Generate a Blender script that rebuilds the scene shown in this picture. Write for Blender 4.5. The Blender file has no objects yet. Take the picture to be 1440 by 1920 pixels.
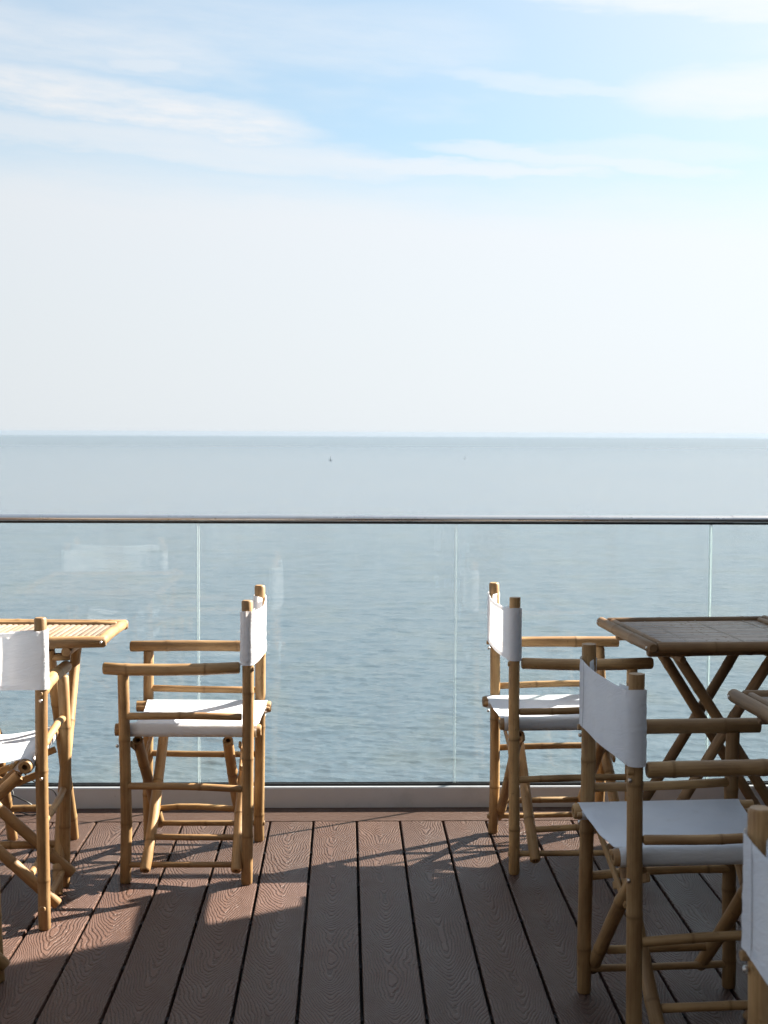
import bpy, bmesh, math, random
import numpy as np
from mathutils import Vector, Matrix, Quaternion

S = bpy.context.scene
COL = S.collection

# ------------------------------------------------------------------ camera
CAM_H = 1.35
cam_d = bpy.data.cameras.new('camera'); cam = bpy.data.objects.new('camera', cam_d); COL.objects.link(cam)
_yaw, _pitch, _roll = math.radians(1.60), math.atan(149 / 2600.0), math.radians(.247)
_fw = Vector((math.sin(_yaw) * math.cos(_pitch), math.cos(_yaw) * math.cos(_pitch), -math.sin(_pitch)))
_r = Vector((math.cos(_yaw), -math.sin(_yaw), 0)); _u = _r.cross(_fw)
_r2 = math.cos(_roll) * _r + math.sin(_roll) * _u
_u2 = -math.sin(_roll) * _r + math.cos(_roll) * _u
cam.matrix_world = Matrix(((_r2.x, _u2.x, -_fw.x, 0), (_r2.y, _u2.y, -_fw.y, 0), (_r2.z, _u2.z, -_fw.z, CAM_H), (0, 0, 0, 1)))
cam_d.sensor_fit = 'VERTICAL'; cam_d.sensor_height = 36.0; cam_d.sensor_width = 27.0
cam_d.lens = 2600 / 1920 * 36
cam_d.clip_start = .05; cam_d.clip_end = 90000
cam_d.dof.use_dof = True; cam_d.dof.focus_distance = 4.4; cam_d.dof.aperture_fstop = 11
S.camera = cam
S.render.resolution_x, S.render.resolution_y = 768, 1024
S.render.engine = 'CYCLES'
S.cycles.use_denoising = True
S.cycles.denoiser = 'OPENIMAGEDENOISE'
S.cycles.use_adaptive_sampling = True; S.cycles.adaptive_threshold = .02
S.cycles.max_bounces = 7; S.cycles.transparent_max_bounces = 24
S.cycles.diffuse_bounces = 3; S.cycles.glossy_bounces = 4; S.cycles.transmission_bounces = 4
S.cycles.caustics_reflective = False; S.cycles.caustics_refractive = False
S.cycles.sample_clamp_indirect = 6

# ------------------------------------------------------------------ sky and sun
SUN_EL = math.radians(33.5)
SUN_H = Vector((.862, .507, 0)).normalized()
SUN = Vector((SUN_H.x * math.cos(SUN_EL), SUN_H.y * math.cos(SUN_EL), math.sin(SUN_EL)))
SUN_AZ = math.atan2(SUN_H.x, SUN_H.y)          # clockwise from +Y
EXPO = 2.4
SKY_STR = .05
HAZE = .42

class NT:
    """small helper to write node trees as expressions"""
    def __init__(s, tree): s.t = tree; s.n = tree.nodes; s.l = tree.links
    def new(s, kind, **kw):
        n = s.n.new(kind)
        for k, v in kw.items(): setattr(n, k, v)
        return n
    def put(s, sock, v):
        if hasattr(v, 'is_linked') or hasattr(v, 'links'): s.l.new(v, sock)
        elif isinstance(v, (tuple, list)) and len(v) == 3 and sock.type == 'RGBA': sock.default_value = (*v, 1)
        else: sock.default_value = v
    def m(s, op, a, b=None, c=None, clamp=False):
        n = s.new('ShaderNodeMath', operation=op, use_clamp=clamp)
        s.put(n.inputs[0], a)
        if b is not None: s.put(n.inputs[1], b)
        if c is not None: s.put(n.inputs[2], c)
        return n.outputs[0]
    def add(s, a, b): return s.m('ADD', a, b)
    def sub(s, a, b): return s.m('SUBTRACT', a, b)
    def mul(s, a, b): return s.m('MULTIPLY', a, b)
    def ss(s, v, a, b, c=0.0, d=1.0):
        n = s.new('ShaderNodeMapRange', interpolation_type='SMOOTHSTEP')
        s.put(n.inputs['Value'], v); s.put(n.inputs['From Min'], a); s.put(n.inputs['From Max'], b)
        s.put(n.inputs['To Min'], c); s.put(n.inputs['To Max'], d)
        return n.outputs[0]
    def lin(s, v, a, b, c=0.0, d=1.0):
        n = s.new('ShaderNodeMapRange', clamp=True)
        s.put(n.inputs['Value'], v); s.put(n.inputs['From Min'], a); s.put(n.inputs['From Max'], b)
        s.put(n.inputs['To Min'], c); s.put(n.inputs['To Max'], d)
        return n.outputs[0]
    def xyz(s, x, y, z):
        n = s.new('ShaderNodeCombineXYZ')
        for i, v in enumerate((x, y, z)): s.put(n.inputs[i], v)
        return n.outputs[0]
    def sep(s, v):
        n = s.new('ShaderNodeSeparateXYZ'); s.l.new(v, n.inputs[0]); return n.outputs
    def noise(s, vec, scale, detail=3, rough=.5, dist=0.0, dim='3D'):
        n = s.new('ShaderNodeTexNoise', noise_dimensions=dim)
        if vec is not None: s.l.new(vec, n.inputs['Vector'])
        n.inputs['Scale'].default_value = scale; n.inputs['Detail'].default_value = detail
        n.inputs['Roughness'].default_value = rough; n.inputs['Distortion'].default_value = dist
        return n.outputs[0]
    def mix(s, f, a, b, blend='MIX'):
        n = s.new('ShaderNodeMix', data_type='RGBA', blend_type=blend)
        s.put(n.inputs['Factor'], f); s.put(n.inputs['A'], a); s.put(n.inputs['B'], b)
        return n.outputs['Result']
    def scale(s, col, f): 
        n = s.new('ShaderNodeVectorMath', operation='SCALE'); s.put(n.inputs[0], col); s.put(n.inputs['Scale'], f)
        return n.outputs[0]

W = bpy.data.worlds.new('World'); S.world = W; W.use_nodes = True
W.cycles.sampling_method = 'MANUAL'; W.cycles.sample_map_resolution = 256
T = NT(W.node_tree); T.n.clear()
sky = T.new('ShaderNodeTexSky', sky_type='NISHITA')
sky.sun_disc = False; sky.sun_elevation = SUN_EL; sky.sun_rotation = SUN_AZ
sky.altitude = 25; sky.air_density = 1.0; sky.dust_density = 1.0; sky.ozone_density = 1.6
D = T.new('ShaderNodeTexCoord').outputs['Generated']
dx, dy, dz = T.sep(D)
az = T.m('ARCTAN2', dx, dy)
el = T.m('ARCSINE', dz)
# wispy distortion of the sky coordinates (az / el in radians)
w1 = T.sub(T.noise(T.xyz(T.mul(az, 8.0), T.mul(el, 36.0), 0.0), 1.0, 4, .6), .5)
fine = T.noise(T.xyz(T.mul(az, 22.0), T.mul(T.add(el, T.mul(az, .07)), 130.0), 4.0), 1.0, 4, .62)
elw = T.add(el, T.add(T.mul(w1, .024), T.mul(T.sub(fine, .5), .010)))
def AZ(px): return .0279 + math.atan((px - 720) / 2600)
def EL(py): return math.atan((811 - py) / 2600)
def streak(px, py, hl, ht, slope, k, ragged=.5):
    a0, e0 = AZ(px), EL(py)
    da = T.sub(az, a0); de = T.mul(T.add(T.sub(elw, e0), T.mul(da, slope)), 2600 / ht)
    dn = T.mul(da, 2600 / hl); d2 = T.mul(dn, dn)
    q = T.m('MULTIPLY_ADD', de, de, T.mul(d2, d2))
    g = T.ss(q, 2.7, 0.0, 0.0, k * .85)
    return g if ragged <= 0 else T.mul(g, T.m('MULTIPLY_ADD', fine, ragged * 2, 1 - ragged))
parts = [streak(300, 290, 460, 27, .075, .85, .2), streak(820, 322, 300, 13, .06, .9, 0),
         streak(190, 212, 360, 33, .13, .95, .95),
         streak(110, 108, 300, 44, .06, .62, .7), streak(275, 147, 66, 12, .0, .75, 0),
         streak(1250, 22, 290, 26, .12, .9, .35), streak(1440, 196, 240, 34, .0, .9, .3), streak(1120, 186, 300, 12, .12, .45, .5),
         streak(1080, 313, 260, 13, .11, .75, 0), streak(1170, 302, 220, 16, .03, .45, .4),
         streak(520, 80, 380, 50, .05, .35, .8)]
acc = parts[0]
for p in parts[1:]: acc = T.m('MAXIMUM', acc, p)
# thin cirrus over the rest of the sky
cir = T.ss(T.noise(T.xyz(T.mul(az, 4.0), T.mul(T.add(el, T.mul(az, .05)), 15.0), 31.0), 1.0, 4, .62), .52, .80, 0, .5)
acc = T.m('MAXIMUM', acc, cir)
# the milky bank low over the sea, all round the horizon
bank = T.ss(T.add(elw, T.mul(az, .055)), .212, .142, 0.0, .93)
acc = T.m('MAXIMUM', acc, bank)
low = T.ss(el, .125, .02, 0.0, .06)
acc = T.m('ADD', acc, low, clamp=True)
cosg = T.add(T.add(T.mul(dx, SUN.x), T.mul(dy, SUN.y)), T.mul(dz, SUN.z))
# thin high haze everywhere, thicker towards the sun
hz_f = T.ss(cosg, .54, .90, HAZE, .92)
acc = T.add(hz_f, T.mul(acc, T.sub(1.0, hz_f)))
glow = T.m('MAXIMUM', T.add(.73, T.mul(cosg, .38)), .80)
ccol = T.mix(T.ss(el, .0, .17), (.942, .993, 1.033), (.968, 1.0, 1.035))
ccol = T.scale(ccol, T.mul(glow, 1.0 / SKY_STR / 2 ** EXPO))
veil = T.mul(acc, .98)
skyblue = T.mix(1.0, sky.outputs[0], (.40, .61, .645), 'MULTIPLY')
skycol = T.mix(veil, skyblue, ccol)
bg = T.new('ShaderNodeBackground'); T.l.new(skycol, bg.inputs[0]); bg.inputs[1].default_value = SKY_STR
T.l.new(bg.outputs[0], T.new('ShaderNodeOutputWorld').inputs[0])

sun_d = bpy.data.lights.new('sun', 'SUN'); sun_d.energy = 5.0; sun_d.angle = math.radians(.53); sun_d.color = (1.0, .90, .78)
sun = bpy.data.objects.new('sun', sun_d); COL.objects.link(sun)
sun.rotation_mode = 'QUATERNION'; sun.rotation_quaternion = (-SUN).to_track_quat('-Z', 'Y')
sun.location = SUN * 60
S.view_settings.view_transform = 'Standard'; S.view_settings.look = 'None'
S.view_settings.exposure = EXPO; S.view_settings.gamma = 1.0

# ------------------------------------------------------------------ helpers
def link(name, me, mat=None, parent=None, mw=None):
    o = bpy.data.objects.new(name, me); COL.objects.link(o)
    if mat is not None and me is not None and not me.materials: me.materials.append(mat)
    if parent is not None: o.parent = parent
    if mw is not None: o.matrix_local = mw
    return o
def empty(name, loc=(0, 0, 0), rz=0.0):
    o = bpy.data.objects.new(name, None); COL.objects.link(o); o.empty_display_size = .1
    o.location = loc; o.rotation_euler = (0, 0, rz); return o
def tag(o, label, cat, group=None):
    o['label'] = label; o['category'] = cat
    if group: o['group'] = group
    return o
def struct(o): o['kind'] = 'structure'; return o
def mesh(name, v, f, smooth=False):
    me = bpy.data.meshes.new(name); me.from_pydata([tuple(p) for p in v], [], f); me.update()
    if smooth: me.polygons.foreach_set('use_smooth', [True] * len(me.polygons))
    return me
def box_mesh(name, x0, x1, y0, y1, z0, z1, bev=0.0, seg=1):
    bm = bmesh.new()
    vs = [bm.verts.new(p) for p in ((x0, y0, z0), (x1, y0, z0), (x1, y1, z0), (x0, y1, z0), (x0, y0, z1), (x1, y0, z1), (x1, y1, z1), (x0, y1, z1))]
    for f in ((0, 3, 2, 1), (4, 5, 6, 7), (0, 1, 5, 4), (1, 2, 6, 5), (2, 3, 7, 6), (3, 0, 4, 7)): bm.faces.new([vs[i] for i in f])
    if bev: bmesh.ops.bevel(bm, geom=bm.edges[:], offset=bev, segments=seg, affect='EDGES', profile=.5)
    me = bpy.data.meshes.new(name); bm.to_mesh(me); bm.free(); return me
def box(name, b, mat, parent=None, bev=0.0, seg=1):
    return link(name, box_mesh(name, *b, bev=bev, seg=seg), mat, parent)

def principled(name):
    m = bpy.data.materials.new(name); m.use_nodes = True
    t = NT(m.node_tree); p = m.node_tree.nodes['Principled BSDF']
    return m, t, p
def bump(t, p, h, strength=.3, dist=.01):
    b = t.new('ShaderNodeBump'); b.inputs['Strength'].default_value = strength; b.inputs['Distance'].default_value = dist
    t.l.new(h, b.inputs['Height']); t.l.new(b.outputs[0], p.inputs['Normal']); return b
def objco(t): return t.new('ShaderNodeTexCoord').outputs['Object']
def objrand(t): return t.new('ShaderNodeObjectInfo').outputs['Random']

# ------------------------------------------------------------------ materials
def mat_bamboo(name, light, dark, rough=.42):
    m, t, p = principled(name)
    co = objco(t); x, y, z = t.sep(co); rnd = objrand(t)
    vec = t.xyz(t.mul(x, 260.0), t.mul(y, 260.0), t.add(t.mul(z, 5.0), t.mul(rnd, 50.0)))
    grain = t.noise(vec, 1.0, 4, .6)
    patch = t.noise(t.xyz(t.mul(x, 22.0), t.mul(y, 22.0), t.add(t.mul(z, 7.0), t.mul(rnd, 90.0))), 1.0, 4, .6)
    spot = t.noise(t.xyz(t.mul(x, 110.0), t.mul(y, 110.0), t.add(t.mul(z, 60.0), t.mul(rnd, 30.0))), 1.0, 3, .55)
    at = t.new('ShaderNodeAttribute'); at.attribute_name = 'node'
    f = t.add(t.mul(grain, .5), t.mul(patch, .9))
    f = t.lin(f, .54, .90)
    c = t.mix(f, dark, light)
    c = t.mix(t.lin(rnd, 0, 1, 0, .55), c, (.225, .128, .052))
    c = t.scale(c, t.lin(t.m('FRACT', t.mul(rnd, 9.17)), 0, 1, .76, 1.18))
    c = t.mix(t.mul(at.outputs['Fac'], .80), c, (.16, .09, .035))
    c = t.mix(t.ss(spot, .62, .76, 0, .6), c, (.13, .075, .03))
    t.put(p.inputs['Base Color'], c)
    t.put(p.inputs['Roughness'], t.lin(patch, .3, .7, rough + .02, rough + .22))
    p.inputs['Specular IOR Level'].default_value = .34
    bump(t, p, t.add(grain, t.mul(spot, .6)), .34, .0016)
    return m
M_BAM = mat_bamboo('bamboo', (.48, .305, .138), (.22, .122, .050))
M_BAM_SHADE = mat_bamboo('shaded_bamboo', (.30, .185, .090), (.13, .070, .030), .46)  # darker copy for the right tables, their shade put into the colour
M_SLAT_SHADE = mat_bamboo('shaded_slat', (.50, .43, .37), (.35, .29, .245), .18)  # slats of the shaded tables, paled to paint in the sky sheen
M_SLAT_SUN = mat_bamboo('sunlit_slat', (.20, .168, .138), (.145, .120, .096), .5)  # same slats on the sunlit table, darkened against burning out
def mat_plain(name, col, rough=.5, metal=0.0, spec=.5):
    m, t, p = principled(name)
    p.inputs['Base Color'].default_value = (*col, 1); p.inputs['Roughness'].default_value = rough
    p.inputs['Metallic'].default_value = metal; p.inputs['Specular IOR Level'].default_value = spec
    return m, t, p
def mat_cloth():
    m, t, p = principled('white_canvas')
    co = objco(t)
    weave = t.noise(co, 900.0, 2, .5)
    soft = t.noise(co, 9.0, 4, .55)
    cx, cy, cz = t.sep(co)
    wr = t.noise(t.xyz(t.mul(cx, 20.0), t.mul(t.add(cy, t.mul(cz, .5)), 16.0), t.mul(t.add(cz, t.mul(cy, .25)), 60.0)), 1.0, 3, .55, .5)
    c = t.mix(t.lin(soft, .3, .75), (.74, .80, .875), (.84, .89, .945))
    grime = t.noise(co, 26.0, 5, .65)
    c = t.mix(t.ss(grime, .56, .80, 0, .30), c, (.56, .55, .52))
    t.put(p.inputs['Base Color'], c)
    p.inputs['Roughness'].default_value = .85; p.inputs['Specular IOR Level'].default_value = .2
    p.inputs['Sheen Weight'].default_value = .08
    b = t.new('ShaderNodeBump'); b.inputs['Strength'].default_value = .5; b.inputs['Distance'].default_value = .006
    t.l.new(t.add(t.mul(weave, .07), wr), b.inputs['Height']); t.l.new(b.outputs[0], p.inputs['Normal'])
    tr = t.new('ShaderNodeBsdfTranslucent'); t.put(tr.inputs['Color'], (.80, .77, .75)); t.l.new(b.outputs[0], tr.inputs['Normal'])
    mx = t.new('ShaderNodeMixShader'); mx.inputs[0].default_value = .33
    t.l.new(p.outputs[0], mx.inputs[1]); t.l.new(tr.outputs[0], mx.inputs[2])
    t.l.new(mx.outputs[0], m.node_tree.nodes['Material Output'].inputs[0])
    return m
M_CLOTH = mat_cloth()
def mat_deck(name, along=1):
    """embossed wood-plastic board: x across, y along the board (object space)"""
    m, t, p = principled(name)
    co = objco(t); q = t.sep(co); rnd = objrand(t)
    x, y = (q[0], q[1]) if along == 1 else (q[1], q[0])
    ro = t.mul(rnd, 37.0)
    yy = t.add(y, ro)
    # cathedral grain: slice through wandering growth rings
    gg = t.add(t.mul(yy, -.20), t.mul(t.noise(t.xyz(t.mul(yy, 2.6), t.mul(x, 4.0), t.mul(rnd, 11.0)), 1.0, 2, .55), .13))
    hx = t.mul(t.sub(t.noise(t.xyz(t.mul(yy, 1.9), 5.0, t.mul(rnd, 5.0)), 1.0, 2, .5), .5), .055)
    wob = t.mul(t.sub(t.noise(t.xyz(t.mul(x, 42.0), t.mul(yy, 17.0), t.mul(rnd, 7.0)), 1.0, 3, .55), .5), .0115)
    wob2 = t.mul(t.sub(t.noise(t.xyz(t.mul(x, 140.0), t.mul(yy, 60.0), 2.0), 1.0, 1, .5), .5), .0028)
    xx = t.add(x, hx)
    rad = t.m('SQRT', t.m('MULTIPLY_ADD', xx, xx, .00012))
    rad = t.add(t.add(rad, gg), t.add(wob, wob2))
    ring = t.m('SINE', t.mul(rad, 2 * math.pi / .0074))
    line = t.ss(ring, -.75, .15)
    deep = t.noise(t.xyz(t.mul(x, 30.0), t.mul(yy, 9.0), 8.0), 1.0, 3, .5)
    h = t.mul(line, t.lin(deep, .3, .7, .55, 1.0))
    dirt = t.noise(t.xyz(t.mul(x, 6.0), t.mul(yy, 2.2), 1.0), 1.0, 5, .6)
    micro = t.noise(co, 420.0, 2, .5)
    c = t.mix(t.lin(dirt, .3, .72), (.076, .042, .030), (.106, .061, .046))
    c = t.mix(t.lin(rnd, 0, 1, 0, .75), c, (.094, .060, .049))
    c = t.scale(c, t.lin(t.m('FRACT', t.mul(rnd, 7.31)), 0, 1, .86, 1.12))
    c = t.mix(t.mul(t.sub(1.0, line), .55), c, (.035, .02, .015))  # grain lines, with groove shade also put into the colour
    c = t.mix(t.mul(t.ss(dirt, .60, .78), .16), c, (.17, .13, .11))
    t.put(p.inputs['Base Color'], c)
    t.put(p.inputs['Roughness'], t.add(t.lin(dirt, .3, .7, .34, .48), t.mul(micro, .08)))
    p.inputs['Specular IOR Level'].default_value = .20
    bump(t, p, t.add(h, t.mul(micro, .10)), 1.0, .0042)
    return m
M_SEAM = mat_plain('seam_thread', (.50, .52, .56), .9, 0.0, .1)[0]
M_DECK = mat_deck('embossed_decking', 1)
M_DECKX = mat_deck('embossed_edging', 0)
M_VOID = mat_plain('deck_void', (.012, .011, .011), .9)[0]
M_CLIP = mat_plain('clip_steel', (.02, .02, .022), .9, 0.0, .1)[0]
def mat_alu(name, col, r0, r1, metal=.85):
    m, t, p = principled(name)
    co = objco(t); x, y, z = t.sep(co)
    n = t.noise(t.xyz(t.mul(x, 1.5), t.mul(y, 120.0), t.mul(z, 160.0)), 1.0, 4, .6)
    d = t.noise(co, 7.0, 5, .65)
    sp = t.noise(t.xyz(t.mul(x, 60.0), t.mul(y, 60.0), t.mul(z, 60.0)), 1.0, 3, .6)
    c = t.mix(t.ss(d, .52, .78, 0, .35), col, tuple(.55 * v for v in col))
    c = t.mix(t.ss(sp, .69, .74, 0, .5), c, (.06, .05, .045))
    t.put(p.inputs['Base Color'], c); p.inputs['Metallic'].default_value = metal
    t.put(p.inputs['Roughness'], t.lin(t.add(n, d), .7, 1.3, r0, r1))
    bump(t, p, n, .05, .0006)
    return m
M_RAIL = mat_alu('brushed_steel', (.66, .66, .66), .24, .36, 1.0)
M_SHOE = mat_alu('satin_aluminium', (.47, .49, .52), .40, .55, .25)
M_GASK = mat_plain('black_gasket', (.008, .010, .012), .5)[0]
def mat_glass():
    m, t, p = principled('float_glass')
    m.node_tree.nodes.remove(p)
    tr = t.new('ShaderNodeBsdfTransparent'); tr.inputs[0].default_value = (.952, .980, .981, 1)
    gl = t.new('ShaderNodeBsdfGlossy'); gl.inputs['Roughness'].default_value = .0; gl.inputs[0].default_value = (.68, .68, .68, 1)
    df = t.new('ShaderNodeBsdfDiffuse'); df.inputs[0].default_value = (.7, .7, .68, 1)
    fr = t.new('ShaderNodeFresnel')          # same reflectance on both faces of the pane
    bk = t.new('ShaderNodeNewGeometry').outputs['Backfacing']
    t.put(fr.inputs[0], t.lin(bk, 0, 1, 1.37, 1 / 1.37))
    a = t.new('ShaderNodeMixShader'); t.l.new(fr.outputs[0], a.inputs[0]); t.l.new(tr.outputs[0], a.inputs[1]); t.l.new(gl.outputs[0], a.inputs[2])
    co = objco(t); x, y, z = t.sep(co)
    veil_streak = t.noise(t.xyz(t.mul(x, 9.0), 0.0, t.mul(z, 1.6)), 1.0, 5, .6, .8)
    b = t.new('ShaderNodeMixShader'); t.put(b.inputs[0], t.ss(veil_streak, .40, .78, .010, .06))  # thin dust film that also paints in a pale veil and reflected streaks
    t.l.new(a.outputs[0], b.inputs[1]); t.l.new(df.outputs[0], b.inputs[2])
    t.l.new(b.outputs[0], m.node_tree.nodes['Material Output'].inputs[0])
    return m
M_GLASS = mat_glass()
def mat_edge():
    m, t, p = principled('glass_edge')
    p.inputs['Base Color'].default_value = (.95, .97, .97, 1); p.inputs['Roughness'].default_value = .18
    tr = t.new('ShaderNodeBsdfTransparent'); tr.inputs[0].default_value = (.80, .90, .90, 1)
    mx = t.new('ShaderNodeMixShader'); mx.inputs[0].default_value = .55
    t.l.new(p.outputs[0], mx.inputs[1]); t.l.new(tr.outputs[0], mx.inputs[2])
    t.l.new(mx.outputs[0], m.node_tree.nodes['Material Output'].inputs[0])
    return m
M_EDGE = mat_edge()
M_SCREW = mat_plain('screw_steel', (.55, .53, .50), .3, 1.0)[0]
M_CABLE = mat_plain('black_rubber', (.015, .015, .016), .4)[0]
M_CORD = mat_plain('pale_cord', (.50, .45, .38), .9)[0]
def mat_render():
    m, t, p = principled('dark_render')
    co = objco(t); n = t.noise(co, 3.0, 6, .6)
    t.put(p.inputs['Base Color'], t.mix(n, (.10, .10, .10), (.14, .14, .14))); p.inputs['Roughness'].default_value = .9
    bump(t, p, t.noise(co, 160.0, 3, .6), .3, .004); return m
M_WALL = mat_render()  # unseen facade, kept dark to cut bounced fill light
M_FIN = mat_plain('grey_render', (.16, .16, .16), .85)[0]
M_DARK = mat_plain('dark_window', (.02, .024, .028), .06)[0]
M_FRAME = mat_plain('grey_frame', (.12, .12, .12), .4)[0]
def mat_sea():
    m, t, p = principled('sea_water')
    co = objco(t); x, y, z = t.sep(co)
    dist = t.m('SQRT', t.add(t.m('POWER', x, 2.0), t.m('POWER', y, 2.0)))
    patch = t.noise(t.xyz(t.mul(x, .012), t.mul(y, .004), 0.0), 1.0, 4, .55)
    p1 = t.noise(t.xyz(t.mul(x, .10), t.mul(y, .07), 3.0), 1.0, 3, .55)
    c = t.mix(t.lin(patch, .3, .7), (.063, .091, .114), (.072, .097, .115))
    c = t.mix(t.ss(p1, .48, .66, 0, .5), c, (.080, .098, .098))
    t.put(p.inputs['Base Color'], c)
    p.inputs['IOR'].default_value = 1.333
    t.put(p.inputs['Roughness'], t.lin(dist, 120, 3000, .07, .30))
    r1 = t.noise(t.xyz(t.mul(x, .55), t.mul(y, 1.0), 0.0), 1.0, 4, .55, .25)
    r2 = t.noise(t.xyz(t.mul(x, 1.6), t.mul(y, 3.0), 7.0), 1.0, 4, .6, .3)
    r3 = t.noise(t.xyz(t.mul(x, .12), t.mul(y, .15), 12.0), 1.0, 5, .66)
    h = t.add(t.add(t.mul(r1, .36), t.mul(r2, .22)), t.mul(r3, t.lin(dist, 180, 900, 0.2, 2.6)))
    b = t.new('ShaderNodeBump'); b.inputs['Strength'].default_value = .75; b.inputs['Distance'].default_value = .55
    t.l.new(h, b.inputs['Height']); t.l.new(b.outputs[0], p.inputs['Normal'])
    return m
M_SEA = mat_sea()

# ------------------------------------------------------------------ sea (curved with the earth, real waves near the shore)
SEA_Z = -25.0
def build_sea():
    rng = np.random.default_rng(11)
    th = np.radians(np.concatenate([np.linspace(-100, -24, 30)[:-1], np.linspace(-24, 24, 620), np.linspace(24, 100, 30)[1:]]))
    inv = np.arange(1 / 85., 1 / 1300., -1 / 62000.)
    d = np.concatenate([np.linspace(6, 85, 40)[:-1], 1 / inv, np.geomspace(1 / inv[-1], 24000, 50)[1:]])
    TH, DD = np.meshgrid(th, d)
    X = DD * np.sin(TH); Y = DD * np.cos(TH)
    Z = -DD ** 2 / (2 * 6.371e6)
    sp = np.gradient(d)[:, None] * np.ones_like(TH)
    fine = np.abs(TH) < np.radians(24)
    lat = DD * np.where(fine, np.radians(48) / 620, np.radians(2.6))
    sp = np.maximum(sp, lat * .7)
    wl = np.geomspace(.7, 9.0, 84)
    for L in wl:
        k = 2 * np.pi / L
        a = .0145 * L ** (.50 if L < 4 else .40) * rng.uniform(.6, 1.3) * (.70 if L < 4 else .48)
        dr = rng.normal(-math.pi / 2 + .22, .38)
        ph = rng.uniform(0, 6.283)
        att = np.clip((L / sp - 2.0) / 1.6, 0, 1)
        if att.max() <= 0: continue
        s = np.sin(k * (X * math.cos(dr) + Y * math.sin(dr)) + ph)
        Z += a * att * (s + .30 * (s * s - .5)) * .60
    ny, nx = X.shape
    co = np.stack([X, Y, Z], -1).reshape(-1, 3)
    i = np.arange(ny * nx).reshape(ny, nx)
    q = np.stack([i[:-1, :-1], i[:-1, 1:], i[1:, 1:], i[1:, :-1]], -1).reshape(-1, 4)[:, ::-1]
    me = bpy.data.meshes.new('sea'); me.vertices.add(len(co)); me.vertices.foreach_set('co', co.astype(np.float32).ravel())
    me.loops.add(q.size); me.loops.foreach_set('vertex_index', q.astype(np.int32).ravel())
    me.polygons.add(len(q)); me.polygons.foreach_set('loop_start', (np.arange(len(q)) * 4).astype(np.int32))
    me.update(calc_edges=True); me.validate()
    me.polygons.foreach_set('use_smooth', [True] * len(me.polygons))
    o = link('sea', me, M_SEA); o.location = (0, 0, SEA_Z); struct(o)
build_sea()

# ------------------------------------------------------------------ deck
random.seed(4)
PITCH, BW, Y_END = .150, .1425, 4.755
deck = link('deck', box_mesh('deck', -4.2, 2.44, -2.2, 5.06, -.24, -.034), M_VOID); struct(deck)
deck['label'] = 'brown embossed decking boards laid towards the sea'
bl = []
for k in range(3):
    me = box_mesh('deck_board', -BW / 2, BW / 2, 0, Y_END + 2.15, -.024, 0, bev=.0035, seg=3)
    me.materials.append(M_DECK); bl.append(me)
i0 = -28
for i in range(i0, 16):
    xc = .042 + (i + .5) * PITCH
    if xc - BW / 2 < -4.19 or xc + BW / 2 > 2.43: continue
    o = link('deck_board', bl[0], None, deck); o.location = (xc, -2.15, random.uniform(-.0006, .0006))
    o.rotation_euler = (0, random.uniform(-.002, .002), 0)
# hidden-fix clips in the joints, one row per joist
clip = box_mesh('fixing_clip', -.0028, .0028, -.011, .011, -.012, -.0045, bev=.001); clip.materials.append(M_CLIP)
for j in range(6):
    for i in range(-9, 9):
        o = link('fixing_clip', clip, None, deck); o.location = (.042 + i * PITCH, 4.41 - j * .318 + .006 * (i % 2), 0)
eb = box('edge_board', (-4.2, 2.44, 4.7635, 5.05, -.024, .0), M_DECKX, deck, bev=.002, seg=2)
eb.location.z = -.001

# ------------------------------------------------------------------ glass balustrade
bal = empty('glass_balustrade', (0, 4.96, 0)); tag(bal, 'frameless glass balustrade with steel handrail along the deck edge', 'balustrade')
GX0, GX1 = -4.2, 2.445
prof = [(-.033, .0005), (-.033, .072), (-.030, .0755), (-.0125, .0755), (-.0125, .050), (.0125, .050), (.0125, .0755), (.034, .0755), (.034, .0005)]
def extrude_x(name, prof, x0, x1, mat, parent, smooth=False, closed=True):
    n = len(prof); v = [(x0, a, b) for a, b in prof] + [(x1, a, b) for a, b in prof]
    f = [(i, (i + 1) % n, n + (i + 1) % n, n + i) for i in range(n if closed else n - 1)]
    me = mesh(name, v, f, smooth)
    bm = bmesh.new(); bm.from_mesh(me); bmesh.ops.recalc_face_normals(bm, faces=bm.faces[:]); bm.to_mesh(me); bm.free()
    return link(name, me, mat, parent)
# the base channel comes in lengths with a hairline joint
xs = [GX0, -1.9865, .4975 - .9, GX1]
for a, b in ((GX0, -.3535), (-.3520, GX1)):
    extrude_x('base_channel', prof, a, b, M_SHOE, bal)
box('rubber_gasket', (GX0, GX1, -.0120, -.0072, .052, .0835), M_GASK, bal)
box('rubber_gasket', (GX0, GX1, .0072, .0120, .052, .0835), M_GASK, bal)
seams = [-.525 + .922 * k for k in range(-4, 5)]
SG, ST, GT = .0024, .0015, .0065
for a, b in zip(seams[:-1], seams[1:]):
    a2, b2 = max(a + SG, GX0), min(b - SG, GX1)
    if b2 - a2 < .05: continue
    g = box('glass_pane', (a2 + ST, b2 - ST, -GT, GT, .0515, 1.034), M_GLASS, bal)
    for e0, e1 in ((a2, a2 + ST - .0002), (b2 - ST + .0002, b2)):
        box('polished_edge', (e0, e1, -GT, GT, .0515, 1.034), M_EDGE, g)
n = 28
prof = [(.0215 * math.cos(2 * math.pi * k / n), 1.0418 + .0130 * math.sin(2 * math.pi * k / n)) for k in range(n)]
hr = extrude_x('handrail', prof, GX0, GX1, M_RAIL, bal, True)
sl = box('rail_channel', (GX0, GX1, -.0105, .0105, 1.0235, 1.0320), M_GASK, hr)
jr = extrude_x('rail_sleeve', [(a * 1.05, 1.0418 + (b - 1.0418) * 1.10) for a, b in prof], 1.395, 1.60, M_RAIL, hr, True)

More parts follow.
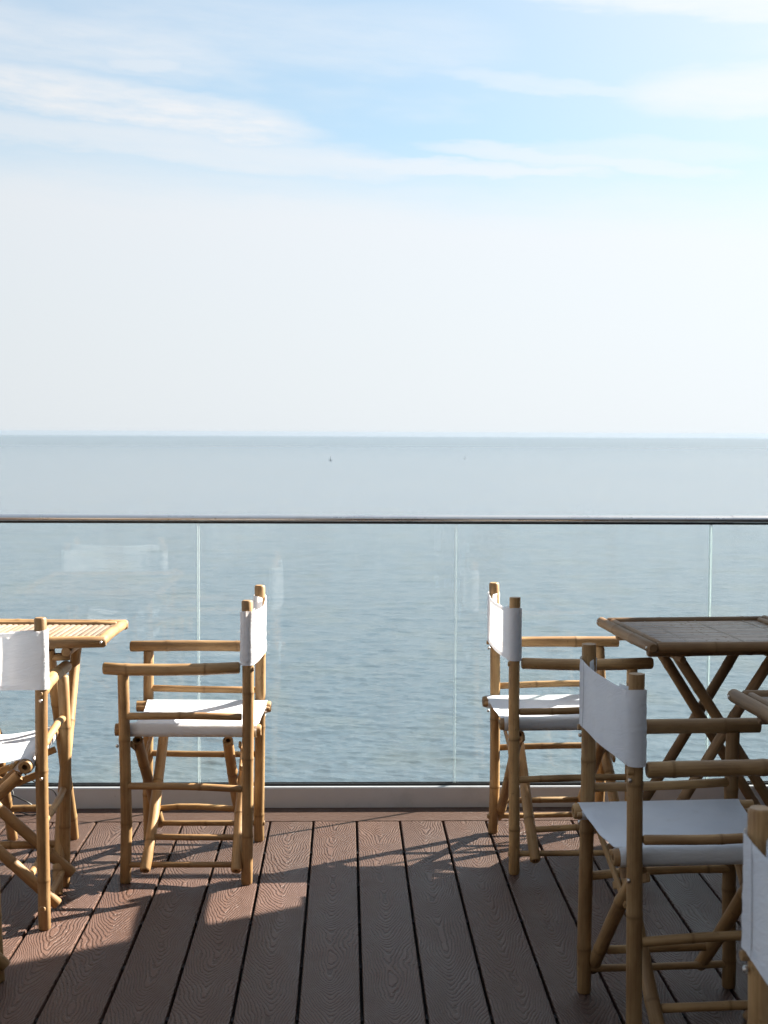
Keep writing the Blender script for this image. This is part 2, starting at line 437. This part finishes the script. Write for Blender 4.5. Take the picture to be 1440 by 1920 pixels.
# ------------------------------------------------------------------ building behind and beside the terrace (outside the frame)
fin = box('side_wall', (2.455, 2.70, -2.6, 5.42, -6, 2.85), M_FIN, None, bev=.01); tag(fin, 'rendered side wall at the right end of the terrace', 'wall')
bld = empty('terrace_building', (0, -2.6, 0)); tag(bld, 'rendered building behind the terrace with dark glazed doors', 'building')
for a, b in ((-6.5, -5.2), (-3.7, -3.2), (-1.2, -.7), (1.3, 2.45)):
    box('wall', (a, b, -.25, 0, -6, 2.45), M_WALL, bld)
box('wall', (-6.5, 2.45, -.25, 0, 2.452, 6.0), M_WALL, bld)
box('wall', (-6.5, 2.45, -.252, -.002, -6, -.24), M_WALL, bld)
for a, b in ((-5.2, -3.7), (-3.2, -1.2), (-.7, 1.3)):
    d = box('glazed_door', (a + .003, b - .003, -.16, -.14, -.2, 2.45), M_DARK, bld)
    for c in (a + .035, (a + b) / 2, b - .035): box('door_frame', (c - .03, c + .03, -.139, -.10, -.2, 2.45), M_FRAME, d)
    box('door_frame', (a + .07, b - .07, -.138, -.101, .0, .08), M_FRAME, d)
slab = box('terrace_slab', (-6.5, 2.452, -2.59, 5.02, -.60, -.245), M_WALL); struct(slab)
podium = box('podium', (-6.5, 2.70, -2.59, 4.6, -24.9, -.602), M_WALL); tag(podium, 'lower storeys of the building below the terrace', 'building')

# ------------------------------------------------------------------ bamboo poles
def axis_matrix(p0, p1, roll=0.0):
    p0 = Vector(p0); d = Vector(p1) - p0
    q = d.to_track_quat('Z', 'Y') @ Quaternion((0, 0, 1), roll)
    return Matrix.Translation(p0) @ q.to_matrix().to_4x4(), d.length
def pole_mesh(rng, L, r, r1=None, sides=14, nodes=None, bend=0.0, hollow=False, swell=.085, bevel=None):
    r1 = r if r1 is None else r1
    if nodes is None:
        nodes = []; z = rng.uniform(.05, .20)
        while z < L - .03: nodes.append(z); z += rng.uniform(.17, .30)
    bv = bevel if bevel is not None else min(.004, r * .3)
    zs = [0.0, bv]
    marks = sorted(set([q for zn in nodes for q in (zn - .012, zn - .005, zn - .0018, zn + .0012, zn + .0035, zn + .011) if bv + .002 < q < L - bv - .002]))
    steps = max(2, int(L / .09))
    zs += [bv + (L - 2 * bv) * k / steps for k in range(1, steps)] + marks + [L - bv, L]
    zs = sorted(set(round(z, 5) for z in zs))
    bx, by = rng.uniform(-1, 1) * bend, rng.uniform(-1, 1) * bend
    kinks = [(zn, rng.uniform(-1, 1) * bend * .9, rng.uniform(-1, 1) * bend * .9) for zn in nodes]
    V, F, A = [], [], []
    ell = rng.uniform(-.03, .03); ph = rng.uniform(0, 3.14)
    def rad(z):
        b = r + (r1 - r) * z / L
        for zn in nodes:
            u = (z - zn)
            b *= 1 + swell * math.exp(-(u / .0065) ** 2) - .055 * math.exp(-((u + .0016) / .0016) ** 2)
        return b
    for z in zs:
        R = rad(z)
        if z <= 0 or z >= L: R -= bv * .8
        t = z / L; s = math.sin(math.pi * t)
        ox, oy = bx * s, by * s
        for zn, kx, ky in kinks:
            w = 1 - abs(z - zn) / max(zn if z < zn else L - zn, 1e-6)
            ox += kx * max(w, 0) * .6; oy += ky * max(w, 0) * .6
        at = max([math.exp(-((z - zn) / .0035) ** 2) for zn in nodes] + [0.0])
        for k in range(sides):
            a = 2 * math.pi * k / sides
            rr = R * (1 + ell * math.cos(2 * a + ph))
            V.append((ox + rr * math.cos(a), oy + rr * math.sin(a), z)); A.append(at)
    nr = len(zs)
    for j in range(nr - 1):
        for k in range(sides):
            k2 = (k + 1) % sides
            F.append((j * sides + k, j * sides + k2, (j + 1) * sides + k2, (j + 1) * sides + k))
    ns = len(F)
    for base, flip in ((0, True), ((nr - 1) * sides, False)):
        ring = [V[base + k] for k in range(sides)]
        o = len(V); c = Vector((sum(p[0] for p in ring) / sides, sum(p[1] for p in ring) / sides, ring[0][2]))
        V += ring; A += [.25] * sides
        if hollow:
            inner = [tuple(c + (Vector(p) - c) * .48) for p in ring]; dz = .018 if flip else -.018
            deep = [(p[0], p[1], p[2] + dz) for p in inner]
            V += inner + deep; A += [.5] * sides + [1.0] * sides
            for k in range(sides):
                k2 = (k + 1) % sides
                f1 = (o + k, o + k2, o + sides + k2, o + sides + k); f2 = (o + sides + k, o + sides + k2, o + 2 * sides + k2, o + 2 * sides + k)
                F.append(f1[::-1] if flip else f1); F.append(f2[::-1] if flip else f2)
            lid = list(range(o + 2 * sides, o + 3 * sides)); F.append(lid[::-1] if flip else lid)
        else:
            idx = list(range(o, o + sides)); F.append(idx[::-1] if flip else idx)
    me = mesh('pole', V, F)
    me.polygons.foreach_set('use_smooth', [i < ns for i in range(len(F))])
    at = me.attributes.new('node', 'FLOAT', 'POINT'); at.data.foreach_set('value', A)
    return me
def pole(name, rng, p0, p1, r, parent, mat, **kw):
    mw, L = axis_matrix(p0, p1, rng.uniform(0, 6.28))
    me = pole_mesh(rng, L, r, **kw); me.name = name
    return link(name, me, mat, parent, mw)

def sheet(name, path_rows, mat, parent, thick=.0012):
    """path_rows: list of rows of points; double skinned cloth"""
    nu, nv = len(path_rows[0]), len(path_rows)
    V = [p for row in path_rows for p in row]
    F = [(j * nu + i, j * nu + i + 1, (j + 1) * nu + i + 1, (j + 1) * nu + i) for j in range(nv - 1) for i in range(nu - 1)]
    return link(name, mesh(name, V, F, True), mat, parent)

# ------------------------------------------------------------------ folding director's chair
def make_chair(seed, loc, deg, label, lean=(0.0, 0.0), mat=None, group='bamboo folding chairs'):
    rng = random.Random(seed); mat = mat or M_BAM
    root = empty('folding_chair', (loc[0], loc[1], 0), math.radians(deg))
    tag(root, label, 'chair', group)
    xr, xf, w = -.1825, .1825, .2175
    P = lambda n, a, b, r, **k: pole(n, rng, a, b, r, root, mat, **k)
    zs = .456                                   # seat bar height
    jig = lambda s=.003: rng.uniform(-s, s)
    for si, s in enumerate((1, -1)):
        ln = lean[si]
        P('back_post', (xr + jig(), s * (w + .002), 0), (xr - .004, s * (w - ln), .852), .0168, bend=.005, bevel=.004)
        P('front_leg', (xf + jig(.006), s * (w + jig(.004)), 0), (xf - .004 + jig(), s * w, .632), .0168, bend=.0065)
        arm = P('armrest', (xr + .0175, s * w, .650 + jig(.002)), (xf + .058, s * w, .648 + jig(.002)), .0172, bend=.005, r1=.0178)
        P('arm_peg', (xr - .0245, s * w, .649), (xr - .012, s * w, .649), .0075, sides=10, nodes=[], bevel=.001)
        P('side_rail', (xr + .012, s * w, .502 + jig()), (xf - .012, s * w, .506 + jig()), .0108, bend=.005)
        P('side_rail', (xr + .012, s * w, .289 + jig()), (xf - .012, s * w, .293 + jig()), .0104, bend=.005)
        P('side_rail', (xr - .018, s * w, .060 + jig()), (xf - .012, s * w, .058 + jig()), .0090, bend=.002, sides=12)
        P('seat_bar', (xr - .042, s * .1795, zs), (xf + .030, s * .1795, zs), .0185, bend=.001, hollow=True, swell=.05)
        P('seat_dowel', (xr - .040, s * .1440, zs + .001), (xf + .026, s * .1440, zs + .001), .0068, sides=10, nodes=[])
        # screws through the posts
        for x, z in ((xr, .630), (xr, .418), (xf, .415)):
            me = pole_mesh(rng, .007, .0052, sides=10, nodes=[], bevel=.002); me.name = 'screw'
            sgn = -1 if x == xr else 1
            mw, _ = axis_matrix((x + sgn * .0145, s * w + jig(.002), z), (x + sgn * .0215, s * w, z))
            link('screw', me, M_SCREW, root, mw)
    # crossing legs: one leaning from far seat bar to near foot, one the other way, front and rear
    for (xa, xb) in ((xf - .033, xf - .069), (xr + .060, xr + .026)):
        for s, x in ((1, xa), (-1, xb)):
            P('cross_leg', (x + jig(.002), -s * .247, .047), (x + jig(.002), s * .152, .418), .0162, bend=.0065, hollow=True)
    def on_leg(s, t): return (-s * .247 + s * .399 * t, .047 + .371 * t)
    for s, t, xa, xb in ((1, .20, xr + .072, xf - .045), (-1, .21, xr + .038, xf - .081)):
        u, z = on_leg(s, t)
        P('stretcher', (xa, u, z), (xb, u, z), .0098, bend=.005, sides=12)
    # flat struts tying the posts to the crossing legs
    for x, o in ((xr, .020), (xf, -.020)):
        for s in (1, -1):
            a = Vector((x + o * (1 if s > 0 else 1.5), s * (w - .018), .418)); b = Vector((x + o * (1.0 if s > 0 else 1.5), s * -.070, .312))
            mw, L = axis_matrix(a, b)
            me = box_mesh('strut', -.004, .004, -.0095, .0095, 0, L, bev=.002)
            at = me.attributes.new('node', 'FLOAT', 'POINT')
            q = (b - a).normalized(); yv = Vector((1, 0, 0)); xv = yv.cross(q).normalized()
            m4 = Matrix(((yv.x, xv.x, q.x, a.x), (yv.y, xv.y, q.y, a.y), (yv.z, xv.z, q.z, a.z), (0, 0, 0, 1)))
            link('strut', me, mat, root, m4)
    # ---- backrest cloth: sleeves round both posts, single layer between
    rc = .0192
    def yl(s, z): i = 0 if s > 0 else 1; return s * (w + .002 - (lean[i] + .002) * z / .852)
    ph = [rng.uniform(0, 6.28) for _ in range(8)]; sag = rng.uniform(.008, .016)
    rows = []
    nz = 17; z0, z1 = .660, .818
    def path(z, tz):
        pts = []
        xp = xr - .004 * z / .852
        ya, yb = yl(1, z), yl(-1, z)
        wr = lambda u, k: .0008 * math.sin(u * 23 + tz * 17 + ph[k]) * math.sin(tz * 9 + ph[k + 1]) + .0006 * math.sin(tz * 31 + u * 9 + ph[k + 2])
        for i in range(7):                                   # front flap of sleeve a, from the seam to the post
            u = i / 6; y = ya - .078 + .078 * u; x = xp - rc + .0035 + (2 * rc - .0035) * (u ** 1.6)
            pts.append((x + wr(u, 0) * u, y, z))
        for i in range(1, 11):                               # round the post
            a = math.pi * i / 10; k = rc + .0016 + wr(a, 1) * .7
            pts.append((xp + k * math.cos(a), ya + k * math.sin(a), z + .004 * math.sin(a) * tz))
        for i in range(1, 24):                               # the span
            u = i / 24; y = ya + (yb - ya) * u
            s_ = sag * math.sin(math.pi * u) * (1.0 - .25 * tz)
            pts.append((xp - rc - s_ + .0012 * math.sin(u * 11 + ph[5] + tz * 3), y, z - (.007 * tz - .002) * math.sin(math.pi * u)))
        for i in range(0, 11):
            a = math.pi * i / 10; k = rc + .0016 + wr(a + 2, 2) * .7
            pts.append((xp - k * math.cos(a), yb - k * math.sin(a), z + .004 * math.sin(a) * tz))
        for i in range(1, 7):
            u = 1 - i / 6; y = yb + .078 - .078 * u; x = xp - rc + .0035 + (2 * rc - .0035) * (u ** 1.6)
            pts.append((x + wr(u, 3) * u, y, z))
        return pts
    for j in range(nz):
        tz = j / (nz - 1); rows.append(path(z0 + (z1 - z0) * tz, tz))
    back = sheet('backrest', rows, M_CLOTH, root)
    for ja, jb in ((0, 1.3), (nz - 1 - 1.3, nz - 1)):        # doubled hems along both edges
        hr_ = []
        for j in (ja, (ja + jb) / 2, jb):
            tz = j / (nz - 1); row = path(z0 + (z1 - z0) * tz, tz)
            hr_.append([(p[0] - .0014, p[1], p[2]) for p in row[17:41]])
        sheet('hem', hr_, M_CLOTH, back)
    for s in (1,):                                           # stitched seam closing the sleeve
        rw = []
        for j in range(nz):
            tz = j / (nz - 1); z = z0 + (z1 - z0) * tz; row = path(z, tz)
            yy = yl(s, z) - s * .040; q = min(row[17:40], key=lambda p: abs(p[1] - yy))
            rw.append([(q[0] - .0016, yy - .0022, z), (q[0] - .0026, yy, z), (q[0] - .0016, yy + .0022, z)])
        sheet('seam', rw, M_SEAM, back)
    # ---- seat cloth slung between the bars
    rb, rd = .0207, .0082; ub, ud = .1795, .1440
    x0, x1 = xr - .030, xf - .004
    sg = rng.uniform(.018, .028); php = [rng.uniform(0, 6.28) for _ in range(6)]
    rows = []
    def sect(x, tx):
        pts = []
        half = []
        for i in range(7):                                   # loop round the dowel: over its top, inner side, under
            a = math.radians(70 + 200 * i / 6); half.append((ud + rd * math.cos(a), zs + .001 + rd * math.sin(a)))
        for i in range(13):                                  # under, outside and over the bar
            a = math.radians(-95 + 195 * i / 12); half.append((ub + rb * math.cos(a), zs + rb * math.sin(a)))
        pts += [(x, u, z) for u, z in half]
        n = 26; edge = 1 - .35 * math.sin(math.pi * tx)
        for i in range(1, n):
            u = i / n; y = ub * (1 - 2 * u) - math.sin(math.radians(10)) * rb * (1 - 2 * u)
            s_ = sg * (4 * u * (1 - u)) ** .8 * (1.1 - .2 * edge)
            z = zs + rb * .985 - s_ + .0016 * math.sin(u * 15 + tx * 6 + php[0]) * math.sin(math.pi * u) + .0022 * math.sin(tx * 14 + php[1]) * math.sin(math.pi * u) * (u - .5)
            xo = .006 * math.sin(math.pi * u) * (1 - 2 * tx)
            pts.append((x + xo, y, z))
        pts += [(x, -u, z) for u, z in half[::-1]]
        return pts
    for j in range(19):
        tx = j / 18; rows.append(sect(x0 + (x1 - x0) * tx, tx))
    seat = sheet('seat', rows, M_CLOTH, root)
    for ta in (0.0, .955):
        hrw = []
        for k in range(3):
            tx = ta + .045 * k / 2; row = sect(x0 + (x1 - x0) * tx, tx)
            hrw.append([(p[0], p[1], p[2] + .0014) for p in row[21:46]])
        sheet('hem', hrw, M_CLOTH, seat)
    return root

# ------------------------------------------------------------------ folding slatted table
SLAT = {}
def slat_mesh(k, mat):
    if (k, mat.name) in SLAT: return SLAT[(k, mat.name)]
    rng = random.Random(100 + k); L = .515; n = 7
    zs = [0, .17 + .02 * k, .176 + .02 * k, .182 + .02 * k, .36, L]
    V, F, A = [], [], []
    for x in zs:
        hump = 1.10 if abs(x - (.176 + .02 * k)) < .001 else 1.0
        for i in range(n):
            a = math.pi * i / (n - 1)
            V.append((.0098 * math.cos(a), .0045 * math.sin(a) * hump, x)); A.append(1.0 if hump > 1 else 0.0)
    for j in range(len(zs) - 1):
        for i in range(n - 1): F.append((j * n + i, j * n + i + 1, (j + 1) * n + i + 1, (j + 1) * n + i)[::-1])
        F.append((j * n, j * n + n - 1, (j + 1) * n + n - 1, (j + 1) * n)[::-1] if False else (j * n + n - 1, j * n, (j + 1) * n, (j + 1) * n + n - 1)[::-1])
    F.append(tuple(range(n))); F.append(tuple(range((len(zs) - 1) * n, len(zs) * n))[::-1])
    me = mesh('slat', V, F)
    bm = bmesh.new(); bm.from_mesh(me); bmesh.ops.recalc_face_normals(bm, faces=bm.faces[:]); bm.to_mesh(me); bm.free()
    me.polygons.foreach_set('use_smooth', [len(p.vertices) == 4 for p in me.polygons])
    at = me.attributes.new('node', 'FLOAT', 'POINT'); at.data.foreach_set('value', A)
    me.materials.append(mat); SLAT[(k, mat.name)] = me
    return me
def make_table(seed, loc, deg, label, mat, tilt=0.0, twist=0.0, cords=(-.145, .025, .19), group='bamboo folding tables'):
    rng = random.Random(seed)
    root = empty('folding_table', (loc[0], loc[1], 0), math.radians(deg)); tag(root, label, 'table', group)
    def up(p): x, y, z = p; return (x, y, z + (tilt * x + twist * x * y if z > .5 else 0))
    P = lambda n, a, b, r, **k: pole(n, rng, up(a), up(b), r, root, mat, **k)
    hx, hy, zt = .280, .265, .728
    for s in (-1, 1):
        c = P('end_rail', (s * hx, -hy - .017, zt), (s * hx, hy + .017, zt), .0165, bend=.002, bevel=.006)
        P('side_rail', (-hx + .015, s * hy, zt), (hx - .015, s * hy, zt), .0160, bend=.002)
        P('batten', (s * (hx - .0295), -hy + .016, zt + .003), (s * (hx - .0295), hy - .016, zt + .003), .0118, bend=.001)
        P('under_rail', (-.262, s * .165, .6985), (.262, s * .165, .6985), .0150, bend=.002, hollow=False)
        for t in (-1, 1):
            me = pole_mesh(rng, .006, .0045, sides=10, nodes=[], bevel=.0015); me.name = 'screw'
            mw, _ = axis_matrix(up((s * (hx + .0145), t * (hy + .004), zt)), up((s * (hx + .0200), t * (hy + .004), zt)))
            link('screw', me, M_SCREW, root, mw)
    n = 27
    for i in range(n):
        y = -hy + .0255 + (2 * hy - .051) * i / (n - 1)
        a = Vector(up((-.2575, y, zt + .0005 + rng.uniform(-.0008, .0008)))); b = Vector(up((.2575, y + rng.uniform(-.0008, .0008), zt - .0005 + rng.uniform(-.0008, .0008))))
        q = (b - a).normalized(); zv = Vector((0, 0, 1)); zv = (zv - q * zv.dot(q)).normalized(); xv = zv.cross(q)
        m4 = Matrix(((xv.x, zv.x, q.x, a.x), (xv.y, zv.y, q.y, a.y), (xv.z, zv.z, q.z, a.z), (0, 0, 0, 1)))
        link('slat', slat_mesh(rng.randrange(5), M_SLAT_SUN if mat is M_BAM else M_SLAT_SHADE), None, root, m4)
    for cx in cords:                                          # stitched cord over the slats
        V, F = [], []; r = .0011; m = 160
        for j in range(m + 1):
            y = -hy + .018 + (2 * hy - .036) * j / m
            ph = (y + hy - .0255) / ((2 * hy - .051) / (n - 1))
            z = zt + .0022 + .0042 * abs(math.cos(math.pi * ph)) ** .7
            x = cx + .0022 * math.sin(math.pi * ph * 2)
            for k in range(4):
                a = math.pi / 2 * k; p = up((x + r * math.cos(a), y, z + r * math.sin(a))); V.append(p)
        for j in range(m):
            for k in range(4): F.append((j * 4 + k, j * 4 + (k + 1) % 4, j * 4 + 4 + (k + 1) % 4, j * 4 + 4 + k))
        link('cord', mesh('cord', V, F, True), M_CORD, root)
    for s in (-1, 1):
        P('leg', (.285, s * .100, .0), (-.165, s * .100, .700), .0165, bend=.0065)
        P('leg', (-.285, s * .137, .0), (.150, s * .137, .690), .0165, bend=.0065)
    for x, z, y0 in ((-.150, .672, .160), (.145, .676, .155), (.205, .125, .108), (-.205, .128, .138)):
        P('stretcher', (x, -y0, z), (x, y0, z), .0115, bend=.002)
    return root

# left group
make_chair(21, (-.470, 4.313), 178.3, 'bamboo chair with white canvas facing left, in full sun beside the left table', lean=(.006, .022))
make_chair(33, (-1.040, 3.887), 92.5, 'bamboo chair at the left edge with its white canvas back turned to us', lean=(.0, .0))
make_chair(35, (-1.072, 3.180), -91.0, 'bamboo chair in the lower left corner, mostly cut off by the frame', lean=(.020, .020))
make_table(5, (-.985, 4.272), 92.5, 'slatted bamboo table in sunlight at the left edge of the deck', M_BAM, tilt=-.040, twist=.04, cords=())
# right group
make_chair(52, (.692, 4.398), 2.7, 'bamboo chair with white canvas by the glass, at the right far table', lean=(.016, .004))
make_chair(64, (.778, 3.062), 4.0, 'bamboo chair with white canvas in shade, nearest whole chair on the right', lean=(.018, .010))
make_chair(77, (.752, 1.610), 3.0, 'bamboo chair back post with white canvas cut off in the lower right corner', lean=(.006, .0))
make_table(8, (1.150, 4.276), 5.0, 'slatted bamboo table in shade next to the glass on the right', M_BAM_SHADE)
make_table(9, (1.225, 2.985), 4.0, 'bamboo table corner at the right edge beside the shaded chair', M_BAM_SHADE)

# ------------------------------------------------------------------ cable on the deck by the base channel
def tube(name, pts, r, mat, parent=None, sides=6, sub=8):
    P = [Vector(p) for p in pts]; C = []
    for i in range(len(P) - 1):
        p0, p1, p2, p3 = P[max(i - 1, 0)], P[i], P[i + 1], P[min(i + 2, len(P) - 1)]
        for k in range(sub):
            t = k / sub
            C.append(.5 * ((2 * p1) + (p2 - p0) * t + (2 * p0 - 5 * p1 + 4 * p2 - p3) * t * t + (3 * p1 - p0 - 3 * p2 + p3) * t ** 3))
    C.append(P[-1]); V, F = [], []
    for i, c in enumerate(C):
        d = (C[min(i + 1, len(C) - 1)] - C[max(i - 1, 0)]).normalized()
        a = d.cross(Vector((.13, .2, 1))).normalized(); b = d.cross(a)
        V += [tuple(c + r * (a * math.cos(2 * math.pi * k / sides) + b * math.sin(2 * math.pi * k / sides))) for k in range(sides)]
    for i in range(len(C) - 1):
        for k in range(sides): F.append((i * sides + k, i * sides + (k + 1) % sides, (i + 1) * sides + (k + 1) % sides, (i + 1) * sides + k))
    F.append(tuple(range(sides))[::-1]); F.append(tuple(range(len(V) - sides, len(V))))
    return link(name, mesh(name, V, F, True), mat, parent)
cb = tube('cable', [(-1.62, 4.87, .004), (-1.40, 4.84, .02), (-1.22, 4.86, .070), (-1.13, 4.85, .052), (-1.085, 4.86, .012), (-1.10, 4.83, .004), (-1.16, 4.84, .018), (-1.25, 4.86, .022),
                    (-1.33, 4.85, .004), (-1.29, 4.83, .003), (-1.21, 4.85, .010), (-1.172, 4.87, .050), (-1.185, 4.89, .085), (-1.21, 4.88, .060), (-1.20, 4.85, .006),
                    (-1.12, 4.83, .004), (-1.06, 4.84, .012), (-1.015, 4.84, .055), (-1.020, 4.82, .095), (-1.055, 4.76, .13), (-1.10, 4.66, .22), (-1.14, 4.52, .42), (-1.14, 4.45, .695)], .0026, M_CABLE)
tag(cb, 'thin black cable coiled on the deck under the left table', 'cable')

# ------------------------------------------------------------------ far boats
M_HULL = mat_plain('dark_hull', (.045, .055, .065), .5)[0]
M_SAIL = mat_plain('grey_sail', (.42, .46, .48), .8)[0]
def boat(px, py, Lh, mast, label):
    d = 26.35 / ((py - 817) / 2600) if False else 26.35 / ((py - 811) / 2600)
    az = AZ(px); x, y = d * math.sin(az), d * math.cos(az)
    r = empty('sailing_boat', (x, y, SEA_Z - d * d / (2 * 6.371e6)), -az); tag(r, label, 'boat', 'boats far out at sea')
    V, F = [], []; n = 9
    for i in range(n):
        t = -1 + 2 * i / (n - 1); b = .19 * Lh * (1 - abs(t) ** 2.4) + .02; sh = .10 * Lh + .035 * Lh * t * t
        V += [(t * Lh / 2, -b, sh), (t * Lh / 2 * .93, -b * .55, -.1), (t * Lh / 2 * .93, b * .55, -.1), (t * Lh / 2, b, sh)]
    for i in range(n - 1):
        for k in range(4): F.append((i * 4 + k, i * 4 + (k + 1) % 4, i * 4 + 4 + (k + 1) % 4, i * 4 + 4 + k))
    F += [(3, 2, 1, 0), tuple((n - 1) * 4 + k for k in range(4))]
    link('hull', mesh('hull', V, F), M_HULL, r)
    box('cabin', (-.12 * Lh, .2 * Lh, -.1 * Lh, .1 * Lh, .10 * Lh, .19 * Lh), M_HULL, r, bev=.05)
    tube('mast', [(.05 * Lh, 0, .1 * Lh), (.05 * Lh, 0, mast * .5), (.05 * Lh, 0, mast)], .07, M_HULL, r)
    s = [(.04 * Lh, .02, .25 * Lh), (-.10 * Lh, .05, .27 * Lh), (.03 * Lh, .02, mast * .95)]
    link('sail', mesh('sail', s + [(a, b + .03, c) for a, b, c in s], [(0, 1, 2), (5, 4, 3), (0, 3, 4, 1), (1, 4, 5, 2), (2, 5, 3, 0)]), M_SAIL, r)
boat(619, 863.5, 3.7, 5.2, 'small dark boat with a mast out at sea, left of centre')
boat(871, 859.5, 2.2, 4.0, 'tiny dark boat speck out at sea, right of centre')

# ------------------------------------------------------------------ sea air
hz = box('haze', (-27000, 27000, -400, 27000, -140, 6), None); hz['kind'] = 'stuff'
hm = bpy.data.materials.new('haze'); hm.use_nodes = True; hm.node_tree.nodes.clear()
pv = hm.node_tree.nodes.new('ShaderNodeVolumePrincipled'); pv.inputs['Density'].default_value = 3.5e-5
pv.inputs['Color'].default_value = (.235, .31, .395, 1); pv.inputs['Anisotropy'].default_value = .2
ou = hm.node_tree.nodes.new('ShaderNodeOutputMaterial'); hm.node_tree.links.new(pv.outputs[0], ou.inputs['Volume'])
hz.data.materials.append(hm)
